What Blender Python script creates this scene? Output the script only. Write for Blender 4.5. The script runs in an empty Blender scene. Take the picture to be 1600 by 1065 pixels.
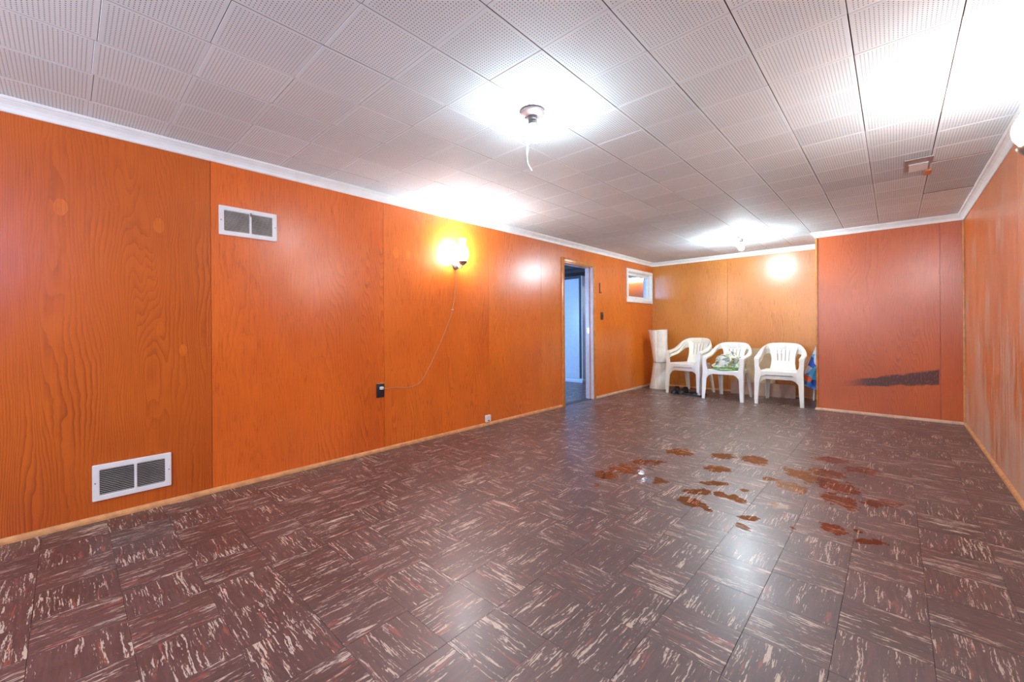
import bpy, bmesh, math, random
from mathutils import Vector, Matrix, noise as mnoise
random.seed(7)
SC = bpy.context.scene
C = SC.collection

# ---------------------------------------------------------------- camera
F_PX, CX, CY, YAW, ROLL, CAM_H = 644.8, 800.0, 512.2, 0.747, -0.0076, 1.01
cam_d = bpy.data.cameras.new('camera')
cam_d.sensor_fit = 'HORIZONTAL'; cam_d.sensor_width = 36.0
cam_d.lens = 36.0 * F_PX / 1600.0
cam_d.shift_y = -(532.5 - CY) / 1600.0
cam_d.clip_start = 0.02
cam = bpy.data.objects.new('camera', cam_d); C.objects.link(cam)
_R = Vector((math.cos(YAW), math.sin(YAW), 0)); _U = Vector((0, 0, 1)); _F = Vector((-math.sin(YAW), math.cos(YAW), 0))
_r = _R * math.cos(ROLL) + _U * math.sin(ROLL); _u = -_R * math.sin(ROLL) + _U * math.cos(ROLL)
cam.matrix_world = Matrix(((_r.x, _u.x, -_F.x, 0), (_r.y, _u.y, -_F.y, 0), (_r.z, _u.z, -_F.z, CAM_H), (0, 0, 0, 1)))
SC.camera = cam

def project(p):
    d = Vector(p) - Vector((0, 0, CAM_H)); z = d.dot(_F)
    if z < 0.05: return None
    return (CX + F_PX * d.dot(_r) / z, CY - F_PX * d.dot(_u) / z)

# ---------------------------------------------------------------- world, view
W = bpy.data.worlds.new('world'); SC.world = W; W.use_nodes = True
W.node_tree.nodes['Background'].inputs[0].default_value = (0.45, 0.6, 1.0, 1)
W.node_tree.nodes['Background'].inputs[1].default_value = 0.3
SC.view_settings.view_transform = 'Standard'; SC.view_settings.look = 'None'
SC.view_settings.gamma = 1.0; SC.view_settings.use_curve_mapping = False
SC.view_settings.exposure = 2.65

# room dimensions (metres): camera stands at x=0, y=0
XW, XR, YB, YF, YREAR = -3.116, 0.524, 7.0, 6.132, -2.0
XB = -0.687           # left face of the boxed-out wall
ZC, ZCROWN = 2.127, 2.061
HX0, HY0, HY1 = -6.2, 3.0, 7.75   # room behind the doorway
WT = 0.11             # wall thickness
PT = 0.006            # plywood thickness
DOOR = (4.345, 5.055, 0.0, 1.865)    # opening y0,y1,z0,z1
WIN = (6.085, 6.935, 1.455, 1.905)
WIN2 = (-1.3, -0.5, 1.62, 1.98)      # high window in the right wall, beside and behind the camera
FILL_WIN = (-2.7, 0.1, 1.10, 1.98)       # unseen window added behind the camera to fill the room with light
WIN3 = (-5.6, -4.3, 0.9, 1.9)        # window of the side room

def area(name, loc, rot, sx, sy, power, col):
    l = bpy.data.lights.new(name, 'AREA'); l.shape = 'RECTANGLE'; l.size = sx; l.size_y = sy
    l.energy = power; l.color = col
    o = bpy.data.objects.new(name, l); C.objects.link(o); o.location = loc; o.rotation_euler = rot
    return o
# area lights standing in the window openings; the rear one is added fill
area('window_daylight', (XR + 0.05, (WIN2[0] + WIN2[1]) / 2, (WIN2[2] + WIN2[3]) / 2), (0, math.radians(90), 0), 0.34, 0.76, 5, (0.45, 0.42, 1.0))
area('side_room_daylight', ((WIN3[0] + WIN3[1]) / 2, HY0 - 0.05, (WIN3[2] + WIN3[3]) / 2), (math.radians(90), 0, 0), 1.25, 0.95, 26, (0.24, 0.48, 1.0))
area('rear_fill_light', ((FILL_WIN[0] + FILL_WIN[1]) / 2, YREAR - 0.05, (FILL_WIN[2] + FILL_WIN[3]) / 2), (math.radians(90), 0, 0), 2.6, 0.8, 18, (0.80, 0.88, 1.0))  # added fill light, brightens the room from an unseen made-up window
BULB_COL = (0.76, 0.91, 1.0)
BULB_E, SCONCE_E = 52.0, 32.0

# ---------------------------------------------------------------- node helper
class NT:
    def __init__(s, name):
        s.m = bpy.data.materials.new(name); s.m.use_nodes = True
        s.t = s.m.node_tree; s.t.nodes.clear()
        s.out = s.t.nodes.new('ShaderNodeOutputMaterial')
    def n(s, typ, ins=None, **props):
        nd = s.t.nodes.new('ShaderNode' + typ)
        for k, v in props.items(): setattr(nd, k, v)
        for k, v in (ins or {}).items(): s.put(nd.inputs[k], v)
        return nd
    def put(s, sock, v):
        if isinstance(v, bpy.types.NodeSocket): s.t.links.new(v, sock)
        elif isinstance(v, (tuple, list)):
            if len(v) == 3 and sock.type == 'RGBA': v = (*v, 1)
            sock.default_value = v
        else: sock.default_value = v
    def math(s, op, a, b=0.0, c=None, clamp=False):
        nd = s.t.nodes.new('ShaderNodeMath'); nd.operation = op; nd.use_clamp = clamp
        s.put(nd.inputs[0], a); s.put(nd.inputs[1], b)
        if c is not None: s.put(nd.inputs[2], c)
        return nd.outputs[0]
    def vm(s, op, a, b=None, sc=None):
        nd = s.t.nodes.new('ShaderNodeVectorMath'); nd.operation = op
        s.put(nd.inputs[0], a)
        if b is not None: s.put(nd.inputs[1], b)
        if sc is not None: s.put(nd.inputs['Scale'], sc)
        return nd.outputs['Value'] if op in ('LENGTH', 'DISTANCE', 'DOT_PRODUCT') else nd.outputs[0]
    def sep(s, v):
        nd = s.n('SeparateXYZ', {0: v}); return nd.outputs[0], nd.outputs[1], nd.outputs[2]
    def comb(s, x, y, z):
        return s.n('CombineXYZ', {0: x, 1: y, 2: z}).outputs[0]
    def noise(s, vec, scale=1.0, detail=2.0, rough=0.5, dist=0.0):
        return s.n('TexNoise', {'Vector': vec, 'Scale': scale, 'Detail': detail, 'Roughness': rough, 'Distortion': dist}).outputs[0]
    def ramp(s, x, a, b, c=0.0, d=1.0, smooth=True):
        k = s.math('DIVIDE', s.math('SUBTRACT', x, a), b - a, clamp=True)
        if smooth: k = s.math('MULTIPLY', s.math('MULTIPLY', k, k), s.math('SUBTRACT', 3.0, s.math('MULTIPLY', k, 2.0)))
        return k if (c, d) == (0.0, 1.0) else s.math('ADD', c, s.math('MULTIPLY', k, d - c))
    def mix(s, f, a, b, blend='MIX'):
        nd = s.t.nodes.new('ShaderNodeMix'); nd.data_type = 'RGBA'; nd.blend_type = blend
        s.put(nd.inputs['Factor'], f); s.put(nd.inputs[6], a); s.put(nd.inputs[7], b)
        return nd.outputs[2]
    def bump(s, h, strength=0.2, dist=0.01, nrm=None):
        i = {'Height': h, 'Strength': strength, 'Distance': dist}
        if nrm is not None: i['Normal'] = nrm
        return s.n('Bump', i).outputs[0]
    def bsdf(s, **k):
        nd = s.n('BsdfPrincipled', {kk.replace('_', ' '): v for kk, v in k.items()})
        s.t.links.new(nd.outputs[0], s.out.inputs[0]); return nd
    def objc(s): return s.n('TexCoord').outputs['Object']
    def rnd(s): return s.n('ObjectInfo').outputs['Random']
    def ocol(s): return s.n('ObjectInfo').outputs['Color']
    def wpos(s): return s.n('NewGeometry').outputs['Position']

def plain(name, col, rough=0.5, metal=0.0, var=0.08, scale=12.0, bump=0.0, spec=0.5, **kw):
    t = NT(name); co = t.objc()
    f = t.noise(co, scale, 4)
    c = t.mix(t.ramp(f, 0.3, 0.7), tuple(x * (1 - var) for x in col), tuple(min(1, x * (1 + var)) for x in col))
    a = dict(Base_Color=c, Roughness=rough, Metallic=metal, Specular_IOR_Level=spec, **kw)
    if bump: a['Normal'] = t.bump(f, bump, 0.004)
    t.bsdf(**a); return t.m

def emit(name, col, e):
    t = NT(name)
    nd = t.n('Emission', {'Color': col, 'Strength': e}); t.t.links.new(nd.outputs[0], t.out.inputs[0]); return t.m

def plywood(name, light, dark, contrast=1.0, wear=None, stain=None, rough=0.32):
    t = NT(name)
    co = t.objc(); r = t.rnd()
    off = t.vm('SCALE', (13.1, 0.0, 29.7), sc=r)
    p = t.vm('ADD', co, off)
    x, y, z = t.sep(p)
    warp = t.noise(t.comb(t.math('MULTIPLY', x, 5.0), 0.0, t.math('MULTIPLY', z, 3.0)), 1.0, 3, 0.6)
    base = t.noise(t.comb(t.math('MULTIPLY', x, 3.4), 0.0, t.math('MULTIPLY', z, 0.42)), 1.0, 2, 0.45, 0.35)
    field = t.math('ADD', t.math('MULTIPLY', base, 34.0), t.math('MULTIPLY', warp, 2.6))
    field = t.math('ADD', field, t.math('MULTIPLY', x, 58.0))
    saw = t.math('FRACT', field)
    ring = t.math('POWER', saw, 2.2)                       # latewood: soft start, sharp end
    fall = t.ramp(saw, 0.93, 1.0, 1.0, 0.0)
    ring = t.math('MULTIPLY', ring, fall)
    fib = t.noise(t.comb(t.math('MULTIPLY', x, 130.0), 0.0, t.math('MULTIPLY', z, 4.0)), 1.0, 2, 0.6)
    amt = t.ramp(t.noise(t.comb(t.math('MULTIPLY', x, 1.7), 3.3, t.math('MULTIPLY', z, 0.9)), 1.0, 2), 0.3, 0.7, 0.3, 1.0)
    g = t.math('MULTIPLY', t.math('MULTIPLY', ring, amt), contrast)
    alpha = t.n('ObjectInfo').outputs['Alpha']
    g = t.math('MULTIPLY', g, alpha)
    fk = t.noise(t.comb(t.math('MULTIPLY', x, 95.0), 2.0, t.math('MULTIPLY', z, 11.0)), 1.0, 2, 0.5)
    fk = t.math('MULTIPLY', t.ramp(fk, 0.52, 0.68), t.ramp(warp, 0.35, 0.65, 0.05, 0.45))
    g = t.math('ADD', g, t.math('MULTIPLY', fk, t.math('SUBTRACT', 1.15, alpha)))
    g = t.math('ADD', g, t.math('MULTIPLY', t.math('SUBTRACT', fib, 0.5), 0.7), clamp=True)
    c = t.mix(g, light, dark)
    mott = t.noise(t.comb(t.math('MULTIPLY', x, 2.2), 7.0, t.math('MULTIPLY', z, 1.1)), 1.0, 3, 0.55)
    c = t.mix(t.ramp(mott, 0.3, 0.72, 0.0, 0.5), c, t.mix(1.0, c, (0.72, 0.55, 0.45), 'MULTIPLY'))
    c = t.mix(1.0, c, t.ocol(), 'MULTIPLY')
    rg = t.math('ADD', rough, 0.0)
    ox, oy, oz = t.sep(co)
    if wear:
        w = wear(t, ox, oz)
        c = t.mix(w, c, (0.60, 0.50, 0.42)); rg = t.math('ADD', rg, t.math('MULTIPLY', w, 0.3), clamp=True)
    if stain:
        c = t.mix(stain(t, ox, oz), c, (0.045, 0.012, 0.012))
    wav = t.noise(t.comb(t.math('MULTIPLY', x, 9.0), 0.0, t.math('MULTIPLY', z, 5.0)), 1.0, 2)
    nb = t.bump(wav, 0.10, 0.02)
    nb = t.bump(t.math('ADD', fib, g), 0.10, 0.0012, nb)
    t.bsdf(Base_Color=c, Roughness=rg, Normal=nb, Specular_IOR_Level=0.5, Coat_Weight=0.35, Coat_Roughness=0.26)
    return t.m

def wear_right(t, x, z):
    st = t.noise(t.comb(t.math('MULTIPLY', x, 22.0), 0.0, t.math('MULTIPLY', z, 2.2)), 1.0, 5, 0.65)
    big = t.noise(t.comb(t.math('MULTIPLY', x, 1.6), 4.0, t.math('MULTIPLY', z, 1.4)), 1.0, 2)
    low = t.ramp(z, 0.0, 1.7, 0.18, -0.01, False)
    corner = t.ramp(x, 0.05, 0.32, 0.16, 0.0)       # bleached strip beside the corner
    corner = t.math('MULTIPLY', corner, t.ramp(z, 0.15, 0.65, 1.0, 0.0))
    s = t.math('ADD', t.math('ADD', st, low), t.math('ADD', corner, t.math('MULTIPLY', t.math('SUBTRACT', big, 0.5), 0.5)))
    return t.ramp(s, 0.50, 0.76, 0.0, 0.66)

def stain_bump(t, x, z):
    k = t.ramp(x, 0.20, 1.03, 0.0, 1.0, False)
    mid = t.math('ADD', 0.325, t.math('MULTIPLY', k, 0.14))
    half = t.math('ADD', 0.022, t.math('MULTIPLY', k, 0.055))
    n1 = t.math('SUBTRACT', t.noise(t.comb(t.math('MULTIPLY', x, 9.0), 0.0, t.math('MULTIPLY', z, 16.0)), 1.0, 4, 0.6), 0.5)
    d = t.math('ABSOLUTE', t.math('SUBTRACT', t.math('ADD', z, t.math('MULTIPLY', n1, 0.07)), mid))
    a = t.ramp(t.math('SUBTRACT', d, half), -0.01, 0.012, 1.0, 0.0)
    a = t.math('MULTIPLY', a, t.ramp(x, 0.20, 0.5, 0.0, 1.0)); a = t.math('MULTIPLY', a, t.ramp(x, 1.022, 1.032, 1.0, 0.0))
    spk = t.ramp(t.noise(t.comb(t.math('MULTIPLY', x, 70.0), 0.0, t.math('MULTIPLY', z, 30.0)), 1.0, 3), 0.3, 0.5, 0.62, 0.92)
    return t.math('MULTIPLY', a, spk)

PLY_L, PLY_D = (0.78, 0.165, 0.014), (0.27, 0.030, 0.002)
M = {}
M['ply'] = plywood('varnished_plywood', PLY_L, PLY_D)
M['ply_right'] = plywood('worn_plywood', PLY_L, PLY_D, 0.7, wear=wear_right, rough=0.36)
M['ply_bump'] = plywood('stained_plywood', (0.62, 0.125, 0.018), (0.32, 0.05, 0.008), 0.9, stain=stain_bump)
M['stud'] = plain('wall_core', (0.18, 0.12, 0.08), 0.8)
M['base_wood'] = plain('base_moulding_wood', (0.62, 0.30, 0.12), 0.4, scale=20, var=0.15)
M['base_pale'] = plain('base_moulding_pale', (0.62, 0.42, 0.30), 0.4, scale=20, var=0.12)
M['case_wood'] = plain('door_casing_wood', (0.60, 0.22, 0.045), 0.32, scale=15, var=0.15)
M['jamb'] = plain('door_jamb_wood', (0.62, 0.45, 0.40), 0.4)
M['white_paint'] = plain('white_paint', (0.80, 0.81, 0.79), 0.38, var=0.04)
M['slab'] = plain('slab', (0.06, 0.04, 0.035), 0.8)
M['dark'] = plain('dark_cavity', (0.012, 0.010, 0.009), 0.9)
M['vent_white'] = plain('vent_enamel', (0.78, 0.78, 0.76), 0.35, var=0.04)
M['vent_slat'] = plain('vent_slat_enamel', (0.50, 0.47, 0.42), 0.45, var=0.15)
M['screw'] = plain('screw_metal', (0.22, 0.2, 0.18), 0.4, 0.8)
M['black_plastic'] = plain('dark_plastic', (0.022, 0.022, 0.028), 0.35)
M['brown_plastic'] = plain('brown_plastic', (0.05, 0.025, 0.018), 0.35)
M['white_plastic'] = plain('white_plastic', (0.80, 0.80, 0.78), 0.35, var=0.03)
M['chair'] = plain('chair_resin', (0.87, 0.86, 0.76), 0.36, var=0.05, scale=6)
M['cord'] = plain('lamp_cord', (0.46, 0.27, 0.13), 0.3)
M['brass'] = plain('sconce_metal', (0.62, 0.58, 0.52), 0.28, 0.9)
M['porcelain'] = plain('lamp_canopy', (0.085, 0.05, 0.048), 0.4, var=0.12)
M['socket'] = plain('lamp_socket', (0.045, 0.033, 0.032), 0.45)
M['string'] = plain('pull_string', (0.85, 0.85, 0.82), 0.7)
M['bulb'] = emit('bulb_light', BULB_COL, BULB_E)
M['bulb_far'] = emit('bright_bulb_light', BULB_COL, BULB_E * 4.3)
M['chimney'] = emit('sconce_glass_light', BULB_COL, SCONCE_E)
M['tube'] = emit('tube_light', (0.72, 0.86, 1.0), 10.0)
M['alu'] = plain('register_metal', (0.45, 0.45, 0.45), 0.4, 0.6)
M['mat_foam'] = plain('white_foam_sheet', (0.84, 0.82, 0.72), 0.55, var=0.05)
M['cardboard'] = plain('tan_board', (0.50, 0.36, 0.20), 0.6, var=0.12, scale=8)
M['pink_board'] = plain('brown_board', (0.38, 0.22, 0.15), 0.6, var=0.12, scale=8)
M['shoe'] = plain('black_shoe_leather', (0.014, 0.015, 0.018), 0.35)
M['sole'] = plain('shoe_sole', (0.03, 0.03, 0.03), 0.6)
M['wardrobe'] = plain('wardrobe_white', (0.72, 0.74, 0.76), 0.4, var=0.03)
M['wardrobe_dark'] = plain('wardrobe_edge', (0.06, 0.045, 0.04), 0.5)
M['hall_wall'] = plain('side_room_wall', (0.42, 0.42, 0.42), 0.7)
M['joist'] = plain('old_joist', (0.07, 0.055, 0.05), 0.7)
M['tube_metal'] = plain('white_tube_metal', (0.75, 0.76, 0.78), 0.3)

def glass():
    t = NT('window_glass')
    fc = t.n('LayerWeight', {'Blend': 0.5}).outputs['Facing']
    fr = t.math('ADD', 0.04, t.math('MULTIPLY', t.math('POWER', fc, 5.0), 0.9))
    tr = t.n('BsdfTransparent', {'Color': (0.93, 0.96, 0.96)}); gl = t.n('BsdfGlossy', {'Color': (1, 1, 1), 'Roughness': 0.02})
    mx = t.n('MixShader', {0: fr, 1: tr.outputs[0], 2: gl.outputs[0]}); t.t.links.new(mx.outputs[0], t.out.inputs[0]); return t.m
M['glass'] = glass()

# floor tile: streaked asphalt tile; streaks run along the tile's own x
WET = []   # filled below: (x, y, rx, ry, angle)
def unproject_floor(px, py):
    a = (px - CX) / F_PX; b = -(py - CY) / F_PX
    d = _F + _r * a + _u * b
    k = -CAM_H / d.z
    return d.x * k, d.y * k
for (px, py, rx, ry) in [(1092, 768, 26, 6), (1125, 772, 14, 5), (1150, 778, 16, 7), (1078, 784, 20, 10), (1102, 792, 9, 8), (1117, 755, 28, 4), (1163, 766, 9, 3),
        (1170, 809, 20, 5), (1160, 822, 12, 8), (1240, 825, 6, 4), (1301, 826, 19, 9), (1218, 790, 20, 5), (1312, 782, 28, 12), (1305, 758, 34, 14), (1290, 738, 30, 8),
        (1362, 846, 34, 5), (1340, 829, 8, 4), (1375, 786, 34, 6), (1205, 748, 18, 4), (1252, 742, 26, 12), (1120, 732, 24, 6), (1178, 718, 24, 8), (1060, 706, 30, 6),
        (1020, 750, 26, 7), (985, 733, 40, 9), (945, 742, 26, 8), (930, 758, 9, 5), (1235, 760, 26, 10), (1300, 718, 30, 6), (1350, 735, 30, 6), (1130, 712, 26, 5), (1010, 722, 34, 5)]:
    cx, cy = unproject_floor(px, py)
    ax, ay = unproject_floor(px + rx, py); bx_, by_ = unproject_floor(px, py - ry)
    # screen-horizontal and depth half-axes, as an oriented ellipse on the floor
    d1 = math.hypot(ax - cx, ay - cy); d2 = math.hypot(bx_ - cx, by_ - cy)
    WET.append((cx, cy, d1, d2, math.atan2(ay - cy, ax - cx)))

def floor_mat():
    t = NT('streaked_floor_tile')
    at = t.n('Attribute', attribute_name='tileco').outputs['Vector']
    rnd = t.rnd()
    p = t.vm('ADD', at, t.vm('SCALE', (41.0, 67.0, 23.0), sc=rnd))
    x, y, z = t.sep(p)
    wob = t.math('MULTIPLY', t.noise(t.comb(t.math('MULTIPLY', x, 9.0), t.math('MULTIPLY', y, 30.0), z), 1.0, 2), 0.02)
    y2 = t.math('ADD', y, wob)
    s1 = t.noise(t.comb(t.math('MULTIPLY', x, 9.0), t.math('MULTIPLY', y2, 150.0), z), 1.0, 3, 0.62)
    cl = t.noise(t.comb(t.math('MULTIPLY', x, 6.0), t.math('MULTIPLY', y2, 22.0), t.math('ADD', z, 5.0)), 1.0, 2)
    gr = t.noise(t.comb(t.math('MULTIPLY', x, 60.0), t.math('MULTIPLY', y2, 330.0), z), 1.0, 2)
    cream = t.math('ADD', t.math('ADD', s1, t.math('MULTIPLY', t.math('SUBTRACT', cl, 0.5), 0.55)), t.math('MULTIPLY', t.math('SUBTRACT', gr, 0.5), 0.42))
    cream = t.ramp(cream, 0.605, 0.655)
    s2 = t.noise(t.comb(t.math('MULTIPLY', x, 7.0), t.math('MULTIPLY', y2, 55.0), t.math('ADD', z, 11.0)), 1.0, 3, 0.6)
    red = t.ramp(s2, 0.60, 0.68)
    s3 = t.noise(t.comb(t.math('MULTIPLY', x, 10.0), t.math('MULTIPLY', y2, 90.0), t.math('ADD', z, 19.0)), 1.0, 3, 0.6)
    tone = t.ramp(rnd, 0.0, 1.0, 0.85, 1.18, False)
    c = t.mix(t.ramp(s3, 0.35, 0.65), (0.050, 0.019, 0.015), (0.085, 0.034, 0.027))
    c = t.mix(1.0, c, t.comb(tone, tone, tone), 'MULTIPLY')
    c = t.mix(t.math('MULTIPLY', red, 0.8), c, (0.27, 0.055, 0.028))
    c = t.mix(t.math('MULTIPLY', cream, 0.9), c, (0.56, 0.45, 0.35))
    # spots where the dull film has been washed off and the dark gloss shows
    w = t.wpos(); wx, wy, wz = t.sep(w)
    nz = t.math('SUBTRACT', t.noise(w, 18.0, 4, 0.65), 0.5)
    best = None
    for (cx, cy, ra, rb, an) in WET:
        dx = t.math('SUBTRACT', wx, cx); dy = t.math('SUBTRACT', wy, cy)
        ca, sa = math.cos(an), math.sin(an)
        u = t.math('MULTIPLY', t.math('ADD', t.math('MULTIPLY', dx, ca), t.math('MULTIPLY', dy, sa)), 1 / ra)
        v = t.math('MULTIPLY', t.math('SUBTRACT', t.math('MULTIPLY', dy, ca), t.math('MULTIPLY', dx, sa)), 1 / rb)
        d = t.vm('LENGTH', t.comb(u, v, 0.0))
        best = d if best is None else t.math('MINIMUM', best, d)
    wet = t.ramp(t.math('ADD', best, t.math('MULTIPLY', nz, 2.0)), 0.62, 0.95, 1.0, 0.0)
    film = t.ramp(t.noise(w, 2.3, 4, 0.6), 0.3, 0.7, 0.03, 0.09)
    film = t.math('MULTIPLY', film, t.math('SUBTRACT', 1.0, wet))
    c = t.mix(film, c, (0.36, 0.31, 0.32))
    c = t.mix(t.math('MULTIPLY', wet, 0.4), c, t.mix(1.0, c, (1.0, 0.42, 0.28), 'MULTIPLY'))
    rg = t.math('ADD', 0.42, t.math('MULTIPLY', t.noise(w, 2.0, 2, 0.5), 0.12))
    rg = t.math('ADD', rg, t.math('MULTIPLY', cream, 0.06))
    rg = t.math('MULTIPLY', rg, t.math('SUBTRACT', 1.0, t.math('MULTIPLY', wet, 0.85)))
    b = t.bump(t.noise(p, 16.0, 3), 0.05, 0.01); b = t.bump(gr, 0.04, 0.0006, b)
    t.bsdf(Base_Color=c, Roughness=rg, Normal=b, Specular_IOR_Level=1.0, Coat_Weight=t.math('MULTIPLY', 0.35, t.math('SUBTRACT', 1.0, wet)), Coat_Roughness=0.27)
    return t.m
M['floor'] = floor_mat()

def ceil_mat():
    t = NT('perforated_ceiling_tile')
    at = t.n('Attribute', attribute_name='tileco').outputs['Vector']
    x, y, z = t.sep(at)
    P = 0.0127
    fx = t.math('SUBTRACT', t.math('FRACT', t.math('MULTIPLY', t.math('ADD', x, 10 * P), 1 / P)), 0.5)
    fy = t.math('SUBTRACT', t.math('FRACT', t.math('MULTIPLY', t.math('ADD', y, 10 * P), 1 / P)), 0.5)
    d = t.vm('LENGTH', t.comb(fx, fy, 0.0))
    hole = t.ramp(d, 0.145, 0.20, 1.0, 0.0)
    inx = t.math('LESS_THAN', t.math('ABSOLUTE', x), 11 * P); iny = t.math('LESS_THAN', t.math('ABSOLUTE', y), 11 * P)
    hole = t.math('MULTIPLY', hole, t.math('MULTIPLY', inx, iny))
    tone = t.ramp(t.rnd(), 0.0, 1.0, 0.94, 1.03, False)
    w = t.wpos()
    c = t.mix(t.ramp(t.noise(w, 1.1, 3), 0.3, 0.7), (0.75, 0.825, 0.855), (0.80, 0.88, 0.91))
    c = t.mix(1.0, c, t.comb(tone, tone, tone), 'MULTIPLY')
    c = t.mix(1.0, c, t.ocol(), 'MULTIPLY')
    c = t.mix(t.math('MULTIPLY', hole, 0.92), c, (0.045, 0.036, 0.034))
    t.bsdf(Base_Color=c, Roughness=0.75, Specular_IOR_Level=0.3, Normal=t.bump(t.math('SUBTRACT', 1.0, hole), 0.4, 0.003))
    return t.m
M['ceil'] = ceil_mat()
M['fibre'] = plain('fibreboard_edge', (0.25, 0.12, 0.07), 0.9)

def pattern_mat(name, kind):
    t = NT(name); co = t.objc()
    if kind == 'tropical':
        v = t.n('TexVoronoi', {'Vector': t.vm('ADD', co, t.vm('SCALE', t.n('TexNoise', {'Vector': co, 'Scale': 9.0, 'Detail': 3.0}).outputs['Color'], sc=0.12)), 'Scale': 8.5})
        r = t.n('ValToRGB', {0: t.sep(v.outputs['Color'])[0]}); cr = r.color_ramp; cr.interpolation = 'CONSTANT'
        cols = [(0, (0.02, 0.10, 0.50)), (0.30, (0.03, 0.22, 0.68)), (0.48, (0.08, 0.42, 0.75)), (0.60, (0.85, 0.50, 0.03)), (0.70, (0.05, 0.35, 0.08)), (0.80, (0.75, 0.14, 0.05)), (0.86, (0.60, 0.70, 0.85)), (0.93, (0.02, 0.06, 0.33))]
        while len(cr.elements) < len(cols): cr.elements.new(0.5)
        for e, (pos, c) in zip(cr.elements, cols): e.position = pos; e.color = (*c, 1)
        c = r.outputs[0]
    elif kind == 'bag':
        n1 = t.noise(co, 13.0, 3, 0.55, 0.8); n2 = t.noise(t.vm('ADD', co, (3, 4, 5)), 11.0, 3, 0.55, 0.8)
        c = t.mix(t.ramp(n1, 0.54, 0.60), (0.70, 0.68, 0.54), (0.20, 0.22, 0.22))
        c = t.mix(t.ramp(n2, 0.56, 0.62), c, (0.40, 0.46, 0.18))
    else:
        n1 = t.noise(co, 30.0, 3, 0.6, 0.4)
        c = t.mix(t.ramp(n1, 0.42, 0.58), (0.16, 0.42, 0.07), (0.60, 0.68, 0.38))
    t.bsdf(Base_Color=c, Roughness=0.7, Normal=t.bump(t.noise(co, 40, 3), 0.3, 0.004)); return t.m
M['tropical'] = pattern_mat('tropical_cloth', 'tropical')
M['bag'] = pattern_mat('printed_cloth', 'bag')
M['green'] = pattern_mat('green_cloth', 'green')

# ---------------------------------------------------------------- mesh helpers
def link(o, parent=None):
    C.objects.link(o)
    if parent is not None: o.parent = parent
    return o
def obj(name, bm, mat, parent=None, smooth=False, loc=None, rot=None):
    me = bpy.data.meshes.new(name)
    bmesh.ops.recalc_face_normals(bm, faces=bm.faces[:])
    bm.to_mesh(me); bm.free()
    for m in (mat if isinstance(mat, (list, tuple)) else [mat]): me.materials.append(m)
    if smooth:
        for p in me.polygons: p.use_smooth = True
        me.set_sharp_from_angle(angle=math.radians(40))
    o = bpy.data.objects.new(name, me); link(o, parent)
    if loc: o.location = loc
    if rot: o.rotation_euler = rot
    return o
def tag(o, label=None, cat=None, group=None, kind=None):
    if label: o['label'] = label
    if cat: o['category'] = cat
    if group: o['group'] = group
    if kind: o['kind'] = kind
    return o
def thing(name, loc, rz, label, cat, group=None):
    o = bpy.data.objects.new(name, None); C.objects.link(o); o.location = loc; o.rotation_euler = (0, 0, rz)
    o.empty_display_size = 0.1
    return tag(o, label, cat, group)
def box(bm, x0, x1, y0, y1, z0, z1, bev=0.0, mi=0):
    r = bmesh.ops.create_cube(bm, size=1.0)
    vs = r['verts']
    bmesh.ops.scale(bm, vec=(x1 - x0, y1 - y0, z1 - z0), verts=vs)
    bmesh.ops.translate(bm, vec=((x0 + x1) / 2, (y0 + y1) / 2, (z0 + z1) / 2), verts=vs)
    fs = list({f for v in vs for f in v.link_faces})
    for f in fs: f.material_index = mi
    if bev > 0:
        es = list({e for v in vs for e in v.link_edges})
        bmesh.ops.bevel(bm, geom=es, offset=bev, segments=2, affect='EDGES', profile=0.5)
    return vs
def boxo(name, dims, mat, parent=None, bev=0.0, loc=None, rot=None):
    bm = bmesh.new(); box(bm, *dims, bev); return obj(name, bm, mat, parent, bev > 0, loc, rot)
def loft(bm, secs, cap=True, closed=False):
    rows = [[bm.verts.new(p) for p in s] for s in secs]
    n = len(rows[0])
    rng = range(len(rows)) if closed else range(len(rows) - 1)
    for i in rng:
        a, b = rows[i], rows[(i + 1) % len(rows)]
        for j in range(n):
            bm.faces.new((a[j], a[(j + 1) % n], b[(j + 1) % n], b[j]))
    if cap and not closed:
        bm.faces.new(rows[0][::-1]); bm.faces.new(rows[-1])
def lathe(bm, prof, seg=24, origin=(0, 0, 0), axis='Z', cap=True):
    secs = []
    for r, h in prof:
        s = []
        for k in range(seg):
            a = 2 * math.pi * k / seg
            p = (r * math.cos(a), r * math.sin(a), h)
            if axis == 'Y': p = (p[0], p[2], p[1])
            if axis == 'X': p = (p[2], p[0], p[1])
            s.append((p[0] + origin[0], p[1] + origin[1], p[2] + origin[2]))
        secs.append(s)
    loft(bm, secs, cap)
def catmull(pts, sub=6):
    P = [Vector(p) for p in pts]; out = []
    for i in range(len(P) - 1):
        p0 = P[max(i - 1, 0)]; p1 = P[i]; p2 = P[i + 1]; p3 = P[min(i + 2, len(P) - 1)]
        for k in range(sub):
            t = k / sub
            out.append(0.5 * ((2 * p1) + (-p0 + p2) * t + (2 * p0 - 5 * p1 + 4 * p2 - p3) * t * t + (-p0 + 3 * p1 - 3 * p2 + p3) * t ** 3))
    out.append(P[-1]); return out
def tube(bm, pts, r, seg=8):
    pts = [Vector(p) for p in pts]; secs = []; prev = None
    for i, p in enumerate(pts):
        d = (pts[min(i + 1, len(pts) - 1)] - pts[max(i - 1, 0)]).normalized()
        if prev is None: prev = d.orthogonal().normalized()
        n = (prev - d * prev.dot(d)).normalized(); prev = n; b = d.cross(n)
        rr = r[i] if isinstance(r, (list, tuple)) else r
        secs.append([p + (n * math.cos(a) + b * math.sin(a)) * rr for a in (2 * math.pi * k / seg for k in range(seg))])
    loft(bm, secs)

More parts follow.
